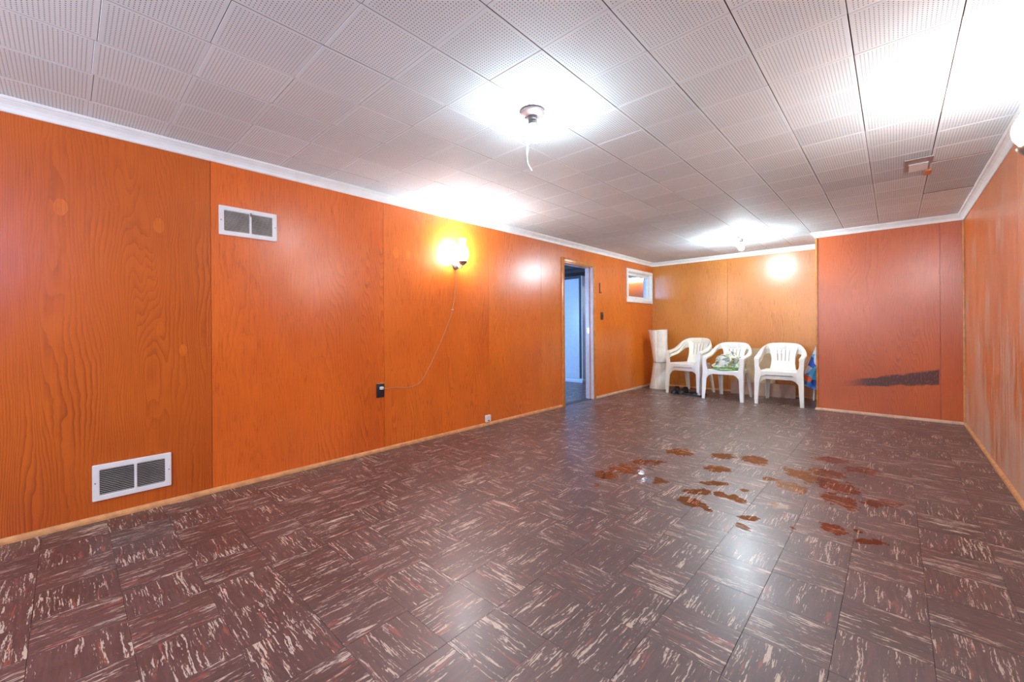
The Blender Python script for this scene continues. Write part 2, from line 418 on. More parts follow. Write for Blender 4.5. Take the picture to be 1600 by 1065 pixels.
def slab_bm(u0, u1, v0, v1, holes, thick, chamf=0.0):
    """plate in local x/z, front face at y=0, body towards +y, rectangular holes cut out"""
    bm = bmesh.new()
    us = sorted({u0, u1} | {u for h in holes for u in (max(u0, min(u1, h[0])), max(u0, min(u1, h[1])))})
    vs = sorted({v0, v1} | {v for h in holes for v in (max(v0, min(v1, h[2])), max(v0, min(v1, h[3])))})
    V = {}
    def g(u, v):
        if (u, v) not in V: V[(u, v)] = bm.verts.new((u, 0, v))
        return V[(u, v)]
    for i in range(len(us) - 1):
        for j in range(len(vs) - 1):
            cu, cv = (us[i] + us[i + 1]) / 2, (vs[j] + vs[j + 1]) / 2
            if any(h[0] < cu < h[1] and h[2] < cv < h[3] for h in holes): continue
            bm.faces.new((g(us[i], vs[j]), g(us[i + 1], vs[j]), g(us[i + 1], vs[j + 1]), g(us[i], vs[j + 1])))
    r = bmesh.ops.extrude_face_region(bm, geom=bm.faces[:])
    bmesh.ops.translate(bm, vec=(0, thick, 0), verts=[v for v in r['geom'] if isinstance(v, bmesh.types.BMVert)])
    return bm

def wall(name, origin, rz, length, seams, holes, mat, tints=None, z1=ZC, thick=WT, patches=()):
    """structure wall with plywood panels as children; local x runs along the wall"""
    w = obj(name, slab_bm(0, length, 0, z1, holes, thick - PT), M['stud'])
    w.location = (origin[0], origin[1], 0); w.rotation_euler = (0, 0, rz)
    # backing starts just behind the panels
    for v in w.data.vertices: v.co.y += PT
    tag(w, kind='structure')
    cuts = [0] + list(seams) + [length]
    for i in range(len(cuts) - 1):
        a, b = cuts[i], cuts[i + 1]
        ga = 0.0012 if i else 0.0; gb = 0.0012 if i < len(cuts) - 2 else 0.0
        hh = [h for h in holes if h[1] > a and h[0] < b]
        bm = slab_bm(a + ga, b - gb, 0.002, z1 - 0.03, hh, PT)
        bmesh.ops.translate(bm, vec=(-a, 0, 0), verts=bm.verts[:])
        p = obj('wall_panel', bm, mat, w); p.location = (a, 0, 0)
        tv = tints[i] if tints else (0.95, 1.2, 1.5, .4)
        p.color = tv
        for (u, v, ru, rv) in patches:
            if a < u < b:
                bm = bmesh.new(); lathe(bm, [(1.0, 0.0006), (0.96, -0.0005)], 20, axis='Y')
                for vv in bm.verts: vv.co.x *= ru; vv.co.z *= rv
                q = obj('wood_plug', bm, mat, p, loc=(u - a, 0, v)); q.color = (tv[0] * 1.12, tv[1] * 1.18, tv[2] * 1.1, 0.3)
    return w

R90 = math.pi / 2
# ---------------------------------------------------------------- walls
Y0 = YREAR
yl = lambda y: y - Y0
wall('wall_left', (XW, Y0), R90, YB - Y0, [yl(v) for v in (-1.83, -0.607, 0.613, 1.796, 3.007, 3.885)],
     [(yl(DOOR[0]), yl(DOOR[1]), -0.01, DOOR[3]), (yl(WIN[0]), yl(WIN[1]), WIN[2], WIN[3])], M['ply'],
     tints=[(1, 1, 1, 1), (1, 1, 1, 1), (0.74, 0.73, 0.6, 1), (0.98, 0.94, 0.9, .5), (1.02, 1.06, 1.05, .45), (1.0, 1.12, 1.1, .35), (0.98, 1.18, 1.2, .35)],
     patches=[(yl(-0.016), 1.645, 0.026, 0.045), (yl(0.366), 1.618, 0.025, 0.045), (yl(0.368), 1.019, 0.024, 0.04), (yl(0.473), 0.892, 0.02, 0.035),
              (yl(1.915), 1.66, 0.028, 0.05), (yl(2.03), 1.655, 0.024, 0.045), (yl(2.11), 1.67, 0.024, 0.045)])
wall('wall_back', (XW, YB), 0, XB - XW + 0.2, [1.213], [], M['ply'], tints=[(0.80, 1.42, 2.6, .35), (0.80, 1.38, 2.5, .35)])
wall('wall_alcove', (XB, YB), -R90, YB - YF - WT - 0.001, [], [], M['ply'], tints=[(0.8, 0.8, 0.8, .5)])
wall('wall_bump', (XB, YF), 0, XR - XB, [1.037], [], M['ply_bump'], tints=[(1, 1, 1, .55), (0.98, 0.98, 1.0, .55)])
RL = YF - Y0
wall('wall_right', (XR, YF), -R90, RL, [1.22, 2.44, 3.66, 4.88, 6.1, 7.32], [(YF - WIN2[1], YF - WIN2[0], WIN2[2], WIN2[3])], M['ply_right'])
wall('wall_rear', (XR, Y0), math.pi, XR - XW, [1.22, 2.44], [(XR - FILL_WIN[1], XR - FILL_WIN[0], FILL_WIN[2], FILL_WIN[3])], M['ply'])

# corner mouldings of the boxed-out wall
for nm, dims in (('trim_1', (XB - 0.004, XB + 0.016, YF - 0.008, YF + 0.012, 0.0, ZCROWN)), ('trim_2', (XR - 0.016, XR + 0.0, YF - 0.014, YF + 0.0, 0.0, ZCROWN))):
    tag(boxo(nm, dims, M['base_wood'] if nm == 'trim_2' else M['case_wood'], bev=0.003), kind='structure')

# crown and base mouldings: profile = (distance from wall, z), mitred between room corners
corners = [(XW, Y0), (XW, YB), (XB, YB), (XB, YF), (XR, YF), (XR, Y0)]
def mitre(i):
    n = len(corners); p = Vector((*corners[i], 0)); a = Vector((*corners[i - 1], 0)); b = Vector((*corners[(i + 1) % n], 0))
    d1 = (p - a).normalized(); d2 = (b - p).normalized()
    n1 = Vector((d1.y, -d1.x, 0)); n2 = Vector((d2.y, -d2.x, 0))
    return p, (n1 + n2) / (1 + n1.dot(n2))
def moulding(name, i, prof, mat, cut0=None, cut1=None):
    bm = bmesh.new(); p0, m0 = mitre(i); p1, m1 = mitre((i + 1) % len(corners))
    d = (p1 - p0).normalized(); nn = Vector((d.y, -d.x, 0))
    if cut0 is not None: p0 = Vector((p0.x, cut0, 0)); m0 = nn
    if cut1 is not None: p1 = Vector((p1.x, cut1, 0)); m1 = nn
    loft(bm, [[p0 + m0 * o + Vector((0, 0, z)) for o, z in prof], [p1 + m1 * o + Vector((0, 0, z)) for o, z in prof]])
    return tag(obj(name, bm, mat), kind='structure')
ZT = ZC + 0.0
CROWN = [(0.0, ZCROWN), (0.007, ZCROWN), (0.011, ZCROWN + 0.006), (0.013, ZCROWN + 0.020), (0.020, ZCROWN + 0.034), (0.032, ZCROWN + 0.046), (0.0345, ZCROWN + 0.0465),
         (0.0345, ZCROWN + 0.050), (0.041, ZCROWN + 0.051), (0.046, ZCROWN + 0.058), (0.048, ZT - 0.001), (0.0, ZT - 0.001)]
for k in range(6): moulding('trim_%d' % (k + 3), k, CROWN, M['white_paint'])
BASE = [(0.0, 0.0005), (0.016, 0.0005), (0.0165, 0.012), (0.014, 0.021), (0.008, 0.027), (0.0, 0.029)]
moulding('baseboard_left', 0, BASE, M['base_wood'], cut1=DOOR[0] - 0.05)
moulding('baseboard_left_corner', 0, BASE, M['base_pale'], cut0=DOOR[1] + 0.05)
moulding('baseboard_back', 1, BASE, M['base_wood'])
moulding('baseboard_alcove', 2, BASE, M['base_pale'])
moulding('baseboard_bump', 3, BASE, M['base_pale'])
moulding('baseboard_right', 4, BASE, M['base_wood'])
moulding('baseboard_rear', 5, BASE, M['base_wood'])

# ---------------------------------------------------------------- tiled floor and ceiling
def clip_poly_tile(cx, cy, hx, hy, x0, x1, y0, y1):
    a, b = max(cx - hx, x0), min(cx + hx, x1); c, d = max(cy - hy, y0), min(cy + hy, y1)
    return (a - cx, b - cx, c - cy, d - cy) if b - a > 0.004 and d - c > 0.004 else None
def tile_bm(bm, r, th, bev, up, loc=(0, 0, 0), rot90=False, co_off=(0, 0, 0), lay=None, side_mi=0):
    """one tile; visible face at local z=0 (up=+1: faces up; -1: faces down)"""
    a, b, c, d = r; zt, zb = 0.0, -th * up
    vt = [bm.verts.new((x + loc[0], y + loc[1], zt + loc[2])) for x, y in ((a + bev, c + bev), (b - bev, c + bev), (b - bev, d - bev), (a + bev, d - bev))]
    vm_ = [bm.verts.new((x + loc[0], y + loc[1], -bev * up + loc[2])) for x, y in ((a, c), (b, c), (b, d), (a, d))]
    vb = [bm.verts.new((x + loc[0], y + loc[1], zb + loc[2])) for x, y in ((a, c), (b, c), (b, d), (a, d))]
    for v in vt + vm_ + vb:
        lx, ly = v.co.x - loc[0], v.co.y - loc[1]
        if rot90: lx, ly = ly, -lx
        v[lay] = (lx + co_off[0], ly + co_off[1], co_off[2])
    fs = [bm.faces.new(vt if up > 0 else vt[::-1])]
    for lo, hi, mi in ((vt, vm_, 0), (vm_, vb, side_mi)):
        for k in range(4):
            q = (lo[k], hi[k], hi[(k + 1) % 4], lo[(k + 1) % 4])
            f = bm.faces.new(q if up > 0 else q[::-1]); f.material_index = mi
def tile_mesh(name, r, th, bev, up, mats, rot90=False):
    bm = bmesh.new(); lay = bm.verts.layers.float_vector.new('tileco')
    tile_bm(bm, r, th, bev, up, rot90=rot90, lay=lay, side_mi=len(mats) - 1)
    me = bpy.data.meshes.new(name); bm.to_mesh(me); bm.free()
    for m in mats: me.materials.append(m)
    return me
def vis_area(cx, cy, r, z):
    P = [project((cx + x, cy + y, z)) for x, y in ((r[0], r[2]), (r[1], r[2]), (r[1], r[3]), (r[0], r[3]))]
    if any(p is None for p in P): return 0.0
    P = [(min(max(x, 0), 1600), min(max(y, 0), 1065)) for x, y in P]
    return abs(sum(P[i][0] * P[(i + 1) % 4][1] - P[(i + 1) % 4][0] * P[i][1] for i in range(4))) / 2
def lay_tiles(parent, name, z, gx0, gy0, T, gapx, gapy, regions, th, bev, up, mats, jit_xy, jit_z, tilt, alternate, special=None, limit=300, jitcol=0.0):
    tiles = []
    for (x0, x1, y0, y1) in regions:
        i0 = math.floor((x0 - gx0) / T); i1 = math.ceil((x1 - gx0) / T); j0 = math.floor((y0 - gy0) / T); j1 = math.ceil((y1 - gy0) / T)
        for i in range(i0, i1):
            for j in range(j0, j1):
                cx, cy = gx0 + (i + .5) * T, gy0 + (j + .5) * T
                cy += jitcol * math.sin(i * 2.7)
                r = clip_poly_tile(cx, cy, T / 2 - gapx / 2, T / 2 - gapy / 2, x0, x1, y0, y1)
                if r: tiles.append((vis_area(cx, cy, r, z), i, j, cx, cy, tuple(round(v, 4) for v in r)))
    tiles.sort(reverse=True)
    cache = {}; bm = bmesh.new(); lay = bm.verts.layers.float_vector.new('tileco')
    for k, (a, i, j, cx, cy, r) in enumerate(tiles):
        rot = alternate and (i + j) % 2 == 1
        if random.random() < 0.06 and alternate: rot = not rot
        dz = random.uniform(-jit_z, jit_z)
        if k < limit and a > 0.5:
            key = (r, rot)
            if key not in cache: cache[key] = tile_mesh(name, r, th, bev, up, mats, rot)
            o = bpy.data.objects.new(name, cache[key]); link(o, parent)
            o.location = (cx + random.uniform(-jit_xy, jit_xy), cy + random.uniform(-jit_xy, jit_xy), z + dz)
            o.rotation_euler = (random.gauss(0, tilt), random.gauss(0, tilt), 0)
            if special: special(o, i, j)
        else:
            tile_bm(bm, r, th, bev, up, (cx, cy, z + dz * 0.5), rot, (random.uniform(-50, 50), random.uniform(-50, 50), random.uniform(-9, 9)) if alternate else (0, 0, 0), lay, len(mats) - 1)
    me = bpy.data.meshes.new(name + '_field'); bm.to_mesh(me); bm.free()
    for m in mats: me.materials.append(m)
    o = bpy.data.objects.new(name + '_field', me); link(o, parent); tag(o, kind='stuff')

floor = tag(boxo('floor', (XW - WT, XR + WT, Y0 - WT, YB + WT, -0.12, -0.0042), M['slab']), kind='structure')
lay_tiles(floor, 'floor_tile', 0.0, -1.060, 0.826, 0.2286, 0.0009, 0.0009,
          [(XW, XR, Y0, YF), (XW, XB, YF + 0.0005, YB)], 0.004, 0.0005, 1, [M['floor']], 0.0002, 0.00025, 0.0011, True)

ceiling = tag(boxo('ceiling', (XW - WT, XR + WT, Y0 - WT, YB + WT, ZC + 0.0125, ZC + 0.12), M['joist']), kind='structure')
def ceil_special(o, i, j):
    o.color = (1, 1, 1, 1)
    x, y = o.location.x, o.location.y
    if 0.19 < x and 3.9 < y < 5.1: o.color = (0.86, 0.86, 0.88, 1)
    if -0.1 < x < 0.19 and 3.6 < y < 4.3: o.color = (0.85, 0.86, 0.89, 1)
    if -0.45 < x < -0.1 and 3.9 < y < 4.2: o.color = (0.9, 0.9, 0.92, 1)
    if 0.19 < x and 4.0 < y < 4.3: o.rotation_euler = (math.radians(0.9), math.radians(-0.4), 0); o.location.z -= 0.005
    if 0.19 < x and 4.9 < y < 5.2: o.rotation_euler = (math.radians(1.1), 0, 0); o.location.z -= 0.005
lay_tiles(ceiling, 'ceiling_tile', ZC, -1.6407, 0.3879, 0.3048, 0.0034, 0.0012,
          [(XW, XR, Y0, YF), (XW, XB, YF + 0.0005, YB)], 0.0115, 0.0012, -1, [M['ceil'], M['fibre']], 0.0006, 0.0005, 0.0007, False, ceil_special, jitcol=0.004)

# ---------------------------------------------------------------- doorway, window
door = tag(bpy.data.objects.new('door_1', None), kind='structure'); C.objects.link(door)
door.location = (XW, DOOR[0], 0); door.rotation_euler = (0, 0, R90)
DW, DH = DOOR[1] - DOOR[0], DOOR[3]
boxo('jamb', (0.0, 0.018, -0.006, WT + 0.01, 0.0, DH), M['case_wood'], door, 0.002)
boxo('jamb', (DW - 0.018, DW, -0.006, WT + 0.01, 0.0, DH), M['jamb'], door, 0.002)
boxo('head_jamb', (0.018, DW - 0.018, -0.006, WT + 0.01, DH - 0.018, DH), M['case_wood'], door, 0.002)
boxo('door_stop', (DW - 0.030, DW - 0.018, 0.045, 0.085, 0.0, DH - 0.018), M['jamb'], door, 0.001)
for a, b in ((-0.05, 0.004), (DW - 0.004, DW + 0.05)):
    boxo('casing', (a, b, -0.014, -0.0002, 0.0, DH + 0.05), M['case_wood'], door, 0.003)
boxo('head_casing', (0.004, DW - 0.004, -0.014, -0.0002, DH - 0.004, DH + 0.05), M['case_wood'], door, 0.003)
boxo('strike_plate', (DW - 0.0315, DW - 0.030, 0.05, 0.08, 0.93, 1.0), M['brass'], door)
boxo('threshold', (0.0, DW, -0.0, WT + 0.01, -0.004, 0.001), M['wardrobe_dark'], door)

def window(name, loc, rz, w, h, fw, mullion=False):
    o = tag(bpy.data.objects.new(name, None), kind='structure'); C.objects.link(o); o.location = loc; o.rotation_euler = (0, 0, rz)
    t = 0.045
    bm = slab_bm(-t, w + t, -t, h + t, [(0.002, w - 0.002, 0.002, h - 0.002)], 0.02)
    bmesh.ops.translate(bm, vec=(0, -0.0202, 0), verts=bm.verts[:]); bmesh.ops.bevel(bm, geom=bm.edges[:], offset=0.003, segments=1, affect='EDGES')
    obj('casing', bm, M['white_paint'], o)
    bm = slab_bm(0.0, w, 0.0, h, [(0.012, w - 0.012, 0.012, h - 0.012)], WT + 0.02); bmesh.ops.translate(bm, vec=(0, -0.001, 0), verts=bm.verts[:])
    obj('window_frame', bm, M['white_paint'], o)
    bm = slab_bm(0.012, w - 0.012, 0.012, h - 0.012, [(0.012 + fw, w - 0.012 - fw, 0.012 + fw, h - 0.012 - fw)], 0.03); bmesh.ops.translate(bm, vec=(0, 0.03, 0), verts=bm.verts[:])
    s = obj('sash', bm, M['white_paint'], o)
    boxo('pane', (0.012 + fw * 0.8, w - 0.012 - fw * 0.8, 0.043, 0.047, 0.012 + fw * 0.8, h - 0.012 - fw * 0.8), M['glass'], o)
    return o
window('window_1', (XW, WIN[0], WIN[2]), R90, WIN[1] - WIN[0], WIN[3] - WIN[2], 0.045)
window('fill_window_4', (FILL_WIN[1], YREAR, FILL_WIN[2]), math.pi, FILL_WIN[1] - FILL_WIN[0], FILL_WIN[3] - FILL_WIN[2], 0.05)  # unseen rear window, added to carry the fill light
window('window_2', (XR, WIN2[1], WIN2[2]), -R90, WIN2[1] - WIN2[0], WIN2[3] - WIN2[2], 0.035)

# ---------------------------------------------------------------- side room behind the doorway
HX1 = XW - WT
fl2 = tag(boxo('floor_side_room', (HX0, HX1 - 0.0005, HY0, HY1, -0.12, -0.0042), M['slab']), kind='structure')
lay_tiles(fl2, 'floor_tile', 0.0, -1.060, 0.826, 0.2286, 0.0009, 0.0009, [(HX0, HX1 - 0.001, HY0, HY1)], 0.004, 0.0005, 1, [M['floor']], 0.0002, 0.0002, 0.001, True, limit=0)
tag(boxo('ceiling_side_room', (HX0, HX1, HY0, HY1, 2.30, 2.4), M['joist']), kind='structure')
for k in range(9):
    y = HY0 + 0.25 + k * 0.52
    tag(boxo('trim_%d' % (20 + k), (HX0, HX1 - 0.002, y, y + 0.045, 2.10, 2.2998), M['joist']), kind='structure')
tag(boxo('wall_side_room_west', (HX0 - 0.1, HX0, HY0 - 0.1, HY1 + 0.1, 0, 2.3), M['hall_wall']), kind='structure')
o = obj('wall_side_room_south', slab_bm(HX0, HX1, 0, 2.3, [WIN3], 0.1), M['hall_wall']); o.location = (0, HY0 - 0.1, 0); tag(o, kind='structure')
w3 = tag(bpy.data.objects.new('window_3', None), kind='structure'); C.objects.link(w3); w3.location = (0, HY0 - 0.1, 0)
bm = slab_bm(WIN3[0], WIN3[1], WIN3[2], WIN3[3], [(WIN3[0] + .04, WIN3[1] - .04, WIN3[2] + .04, WIN3[3] - .04)], 0.11); obj('window_frame', bm, M['white_paint'], w3)
nw = obj('wall_side_room_north', slab_bm(HX0, HX1, 0, 2.3, [], 0.1), M['ply_bump']); nw.location = (0, HY1, 0); nw.color = (0.9, 0.9, 1.0, .3); tag(nw, kind='structure')

wd = thing('wardrobe', (-4.15, 6.34, 0), 0, 'tall white wardrobe standing in the blue-lit room behind the doorway', 'wardrobe')
boxo('body', (-0.95, 0.0, 0.02, 0.52, 0.07, 1.95), M['wardrobe'], wd, 0.004)
boxo('plinth', (-0.95, 0.0, 0.012, 0.5, 0.0005, 0.0698), M['wardrobe'], wd, 0.003)
for a, b in ((-0.945, -0.49), (-0.486, -0.055)):
    d = boxo('door', (a, b, 0.0, 0.0195, 0.075, 1.90), M['wardrobe'], wd, 0.003)
boxo('edge_strip', (-0.052, -0.022, 0.006, 0.0198, 0.085, 1.945), M['wardrobe_dark'], wd)
boxo('top_strip', (-0.95, -0.052, 0.006, 0.0198, 1.905, 1.945), M['wardrobe_dark'], wd)
tl = thing('tube_light', (-3.8, HY1 - 0.12, 1.945), 0, 'white fluorescent tube seen through the small corner window', 'light')
boxo('housing', (-0.45, 0.45, -0.05, 0.05, 0.03, 0.08), M['white_paint'], tl, 0.004)
bm = bmesh.new(); lathe(bm, [(0.016, -0.43), (0.016, 0.43)], 16, axis='X'); obj('lamp_tube', bm, M['tube'], tl, True)
boxo('hanger', (-0.4, -0.39, -0.005, 0.005, 0.08, 0.354), M['alu'], tl); boxo('hanger', (0.39, 0.4, -0.005, 0.005, 0.08, 0.354), M['alu'], tl)

# ---------------------------------------------------------------- wall vents
def vent(y0, y1, z0, z1, label, lever=False):
    w, h = y1 - y0, z1 - z0
    t = thing('wall_vent', (XW + 0.0003, y0, z0), R90, label, 'vent', None)
    m = 0.028
    mid = w * 0.525
    holes = [(m, mid - 0.006, m, h - m), (mid + 0.006, w - m, m, h - m)]
    bm = slab_bm(0, w, 0, h, holes, 0.012); bmesh.ops.translate(bm, vec=(0, -0.0125, 0), verts=bm.verts[:])
    bmesh.ops.bevel(bm, geom=[e for e in bm.edges if e.is_boundary or len(e.link_faces) == 2 and e.calc_face_angle(0) > 1], offset=0.0025, segments=2, affect='EDGES')
    obj('frame', bm, M['vent_white'], t)
    boxo('duct_back', (m - 0.004, w - m + 0.004, -0.0012, -0.0002, m - 0.004, h - m + 0.004), M['dark'], t)
    for a, b, c, d in holes:
        bm = bmesh.new(); n = 14
        for k in range(n):
            z = c + (k + 0.5) * (d - c) / n
            vs = box(bm, a - 0.001, b + 0.001, -0.0105, -0.002, z - 0.0008, z + 0.0008)
            bmesh.ops.rotate(bm, cent=(0, -0.006, z), matrix=Matrix.Rotation(math.radians(-32), 3, 'X'), verts=vs)
        tag(obj('louvers', bm, M['vent_slat'], t), kind='stuff')
    for u in (0.011, w - 0.011):
        bm = bmesh.new(); lathe(bm, [(0.0035, -0.0135), (0.0035, -0.0124)], 10, origin=(u, 0, h * 0.5), axis='Y'); obj('screw', bm, M['screw'], t)
    if lever: boxo('lever', (mid - 0.004, mid + 0.004, -0.019, -0.0126, h - 0.045, h - 0.022), M['screw'], t, 0.001)
    return t
vent(0.654, 0.986, 1.614, 1.799, 'white double-louvre vent high on the plywood wall near the ceiling', True)
vent(0.088, 0.413, 0.108, 0.299, 'white double-louvre vent low on the plywood wall just above the floor')

# ---------------------------------------------------------------- outlet, switch, jack, hook
t = thing('power_outlet', (XW + 0.0003, 1.722, 0.446), R90, 'black wall outlet with a plug in it below the wall lamp', 'outlet')
pw, ph = 0.070, 0.112
boxo('cover_plate', (0, pw, -0.006, -0.0002, 0, ph), M['black_plastic'], t, 0.002)
for z in (0.031, 0.079):
    bm = bmesh.new(); lathe(bm, [(0.017, -0.0085), (0.017, -0.0058)], 18, origin=(pw / 2, 0, z), axis='Y'); obj('receptacle', bm, M['black_plastic'], t)
boxo('top_box', (0.006, pw - 0.006, -0.02, -0.0002, ph + 0.0003, ph + 0.006), M['brass'], t, 0.001)
t2 = thing('lamp_cord', (XW, 0, 0), 0, 'thin cord draped on the wall from the outlet up to the wall lamp', 'cord')
pts = [(0.033, 1.762, 0.524), (0.033, 1.785, 0.521), (0.010, 1.83, 0.512), (0.004, 1.901, 0.512), (0.004, 2.04, 0.500), (0.004, 2.146, 0.531), (0.004, 2.244, 0.655), (0.004, 2.392, 0.908), (0.004, 2.508, 1.151), (0.004, 2.558, 1.399), (0.004, 2.570, 1.60)]
bm = bmesh.new(); tube(bm, catmull(pts, 8), 0.0028, 6); obj('cable', bm, M['cord'], t2, True)
bm = bmesh.new(); box(bm, 0.0087, 0.034, 1.745, 1.772, 0.512, 0.536, 0.004); obj('plug', bm, M['white_plastic'], t2, True)
boxo('staple', (0.0003, 0.008, 2.512, 2.535, 1.188, 1.193), M['white_plastic'], t2)
t = thing('phone_jack', (XW + 0.0003, 2.94, 0.038), R90, 'small white surface jack box low on the wall above the base moulding', 'socket')
boxo('body', (0, 0.066, -0.026, -0.0002, 0, 0.070), M['white_plastic'], t, 0.005)
boxo('port', (0.025, 0.041, -0.0268, -0.0258, 0.008, 0.02), M['dark'], t)
t = thing('light_switch', (XW + 0.0003, 5.254, 1.118), R90, 'dark brown light switch plate beside the doorway', 'switch')
boxo('cover_plate', (0, 0.070, -0.006, -0.0002, 0, 0.112), M['brown_plastic'], t, 0.002)
boxo('toggle', (0.030, 0.040, -0.018, -0.0058, 0.050, 0.066), M['black_plastic'], t, 0.001)
t = thing('wall_hook', (XW + 0.0003, 5.225, 1.50), R90, 'thin dark metal strip hanging beside the door casing', 'hook')
boxo('strip', (0, 0.014, -0.008, -0.0002, 0.0, 0.15), M['brown_plastic'], t, 0.002)
bm = bmesh.new(); tube(bm, catmull([(0.007, -0.004, 0.01), (0.007, -0.025, 0.004), (0.007, -0.03, 0.025)], 5), 0.003, 6); obj('hook_arm', bm, M['brown_plastic'], t, True)

# ---------------------------------------------------------------- lamps
def sconce(x, y, z, rz, label):
    """origin at the wall; local -y points into the room; z = level of the glass bottom"""
    t = thing('wall_lamp', (x, y, z), rz, label, 'lamp')
    bm = bmesh.new(); lathe(bm, [(0.046, -0.0003), (0.046, -0.008), (0.038, -0.016), (0.018, -0.022)], 28, origin=(0, 0, -0.02), axis='Y'); obj('back_plate', bm, M['brass'], t, True)
    bm = bmesh.new(); tube(bm, catmull([(0, -0.018, -0.02), (0, -0.05, -0.052), (0, -0.085, -0.058), (0, -0.105, -0.035)], 6), 0.007, 10); obj('arm', bm, M['brass'], t, True)
    bm = bmesh.new(); lathe(bm, [(0.010, -0.04), (0.022, -0.033), (0.040, -0.014), (0.045, -0.004), (0.045, 0.002), (0.030, 0.004)], 28, origin=(0, -0.105, 0)); obj('holder', bm, M['brass'], t, True)
    bm = bmesh.new()
    prof = [(0.028, 0.005), (0.045, 0.016), (0.062, 0.045), (0.068, 0.075), (0.064, 0.103), (0.050, 0.130), (0.036, 0.155), (0.032, 0.180), (0.035, 0.205), (0.043, 0.225), (0.041, 0.225), (0.033, 0.205), (0.0295, 0.180)]
    lathe(bm, [(r_ * 0.86, h_ * 0.93) for r_, h_ in prof], 32, origin=(0, -0.105, 0)); obj('glass_chimney', bm, M['chimney'], t, True)
    return t
sconce(XW, 2.566, 1.648, R90, 'lit wall lamp with a white glass chimney on the long plywood wall')
sconce(XR, 2.68, 1.735, -R90, 'lit wall lamp with a white glass chimney on the worn right-hand plywood wall')


def ceiling_lamp(x, y, label, strings, tilt, rad=0.062, bulb='bulb'):
    t = thing('ceiling_lamp', (x, y, ZC - 0.001), 0, label, 'lamp')
    bm = bmesh.new(); lathe(bm, [(rad * 0.9, 0.0), (rad, -0.006), (rad, -0.013), (rad * 0.86, -0.020), (rad * 0.5, -0.024), (0.026, -0.027)], 32); cn = obj('canopy', bm, M['porcelain'], t, True)
    for s in (-1, 1):
        bm = bmesh.new(); lathe(bm, [(0.005, -0.0245), (0.005, -0.021)], 10, origin=(0.038 * s, 0.01 * s, 0)); obj('screw', bm, M['screw'], cn)
    bm = bmesh.new(); lathe(bm, [(0.024, -0.024), (0.025, -0.045), (0.0225, -0.047), (0.0225, -0.052), (0.024, -0.054), (0.022, -0.07)], 24); obj('socket', bm, M['socket'], t, True)
    bm = bmesh.new()
    lathe(bm, [(0.012, 0.0), (0.016, -0.012), (0.022, -0.025), (0.030, -0.045), (0.0325, -0.062), (0.030, -0.078), (0.021, -0.090), (0.009, -0.0955), (0.002, -0.0965)], 28)
    b = obj('bulb', bm, M[bulb], t, True); b.location = (0, 0, -0.0702); b.rotation_euler = tilt
    bm = bmesh.new()
    for k in range(strings):
        ox = -0.027 - 0.004 * k; oy = -0.006 + 0.006 * k; L = (0.30, 0.21, 0.22, 0.235)[k]
        P = [(ox + 0.006, oy, -0.022), (ox - 0.006, oy - 0.004, -0.06)]
        n = 8
        for q in range(1, n + 1):
            P.append((ox - 0.006 + 0.003 * math.sin(q * 1.4 + k * 2), oy - 0.004 + 0.003 * math.cos(q * 1.9 + k), -0.06 - (L - 0.06) * q / n))
        if k == 0: P[-1] = (ox + 0.014, oy + 0.012, -L); P[-2] = (ox - 0.002, oy, -L * 0.88)
        tube(bm, catmull(P, 4), 0.0021, 6)
    if strings: obj('pull_cord', bm, M['string'], t, True)
    return t
ceiling_lamp(-1.362, 1.640, 'bare bulb ceiling lamp with white pull cords hanging from its pinkish canopy', 4, (math.radians(0), math.radians(-17), math.radians(20)))
ceiling_lamp(-1.40, 5.75, 'bare bulb ceiling lamp without cords near the back wall', 0, (0, 0, 0), 0.055, 'bulb_far')

# ---------------------------------------------------------------- ceiling register and wood block
t = thing('ceiling_register', (0.060, 3.88, ZC), 0, 'grey metal ceiling register with a white flap set in the tiles', 'vent')
bm = bmesh.new()
for d in ((0, 0.14, 0, 0.022), (0, 0.14, 0.258, 0.28), (0, 0.02, 0.022, 0.258), (0.12, 0.14, 0.022, 0.258)): box(bm, d[0], d[1], d[2], d[3], -0.006, -0.0015)
obj('frame', bm, M['alu'], t)
boxo('duct_back', (0.02, 0.12, 0.022, 0.258, -0.0022, -0.0016), M['alu'], t)
o = boxo('flap', (0.022, 0.118, 0.0, 0.13, -0.002, 0.0), M['white_plastic'], t, loc=(0, 0.125, -0.0045), rot=(math.radians(-6), 0, 0))
boxo('hinge_rod', (0.02, 0.12, 0.12, 0.126, -0.008, -0.003), M['alu'], t)
bm = bmesh.new(); box(bm, -0.016, 0.018, -0.06, 0.06, -0.016, -0.0015, 0.002)
tag(obj('wood_block', bm, M['case_wood'], loc=(0.183, 4.25, ZC), smooth=True), 'small orange wood block on the ceiling beside the metal register', 'wood block')

# ---------------------------------------------------------------- chairs
def grid_shell(bm, f, nu, nv, th, skip=lambda i, j: False, us=None, vs=None):
    """surface f(u,v)->point, given thickness by offsetting along its normal"""
    us = us or [i / nu for i in range(nu + 1)]; vs = vs or [j / nv for j in range(nv + 1)]
    V = {}; faces = []
    def g(i, j):
        if (i, j) not in V: V[(i, j)] = bm.verts.new(f(us[i], vs[j]))
        return V[(i, j)]
    for i in range(len(us) - 1):
        for j in range(len(vs) - 1):
            if skip(i, j): continue
            faces.append(bm.faces.new((g(i, j), g(i + 1, j), g(i + 1, j + 1), g(i, j + 1))))
    bmesh.ops.recalc_face_normals(bm, faces=faces)
    for v in V.values(): v.normal_update()
    nr = {v: v.normal.copy() for v in V.values()}
    r = bmesh.ops.extrude_face_region(bm, geom=faces)
    new = [v for v in r['geom'] if isinstance(v, bmesh.types.BMVert)]
    old = list(V.values())
    for v in new:
        o = min(old, key=lambda q: (q.co - v.co).length_squared); v.co += nr[o] * th
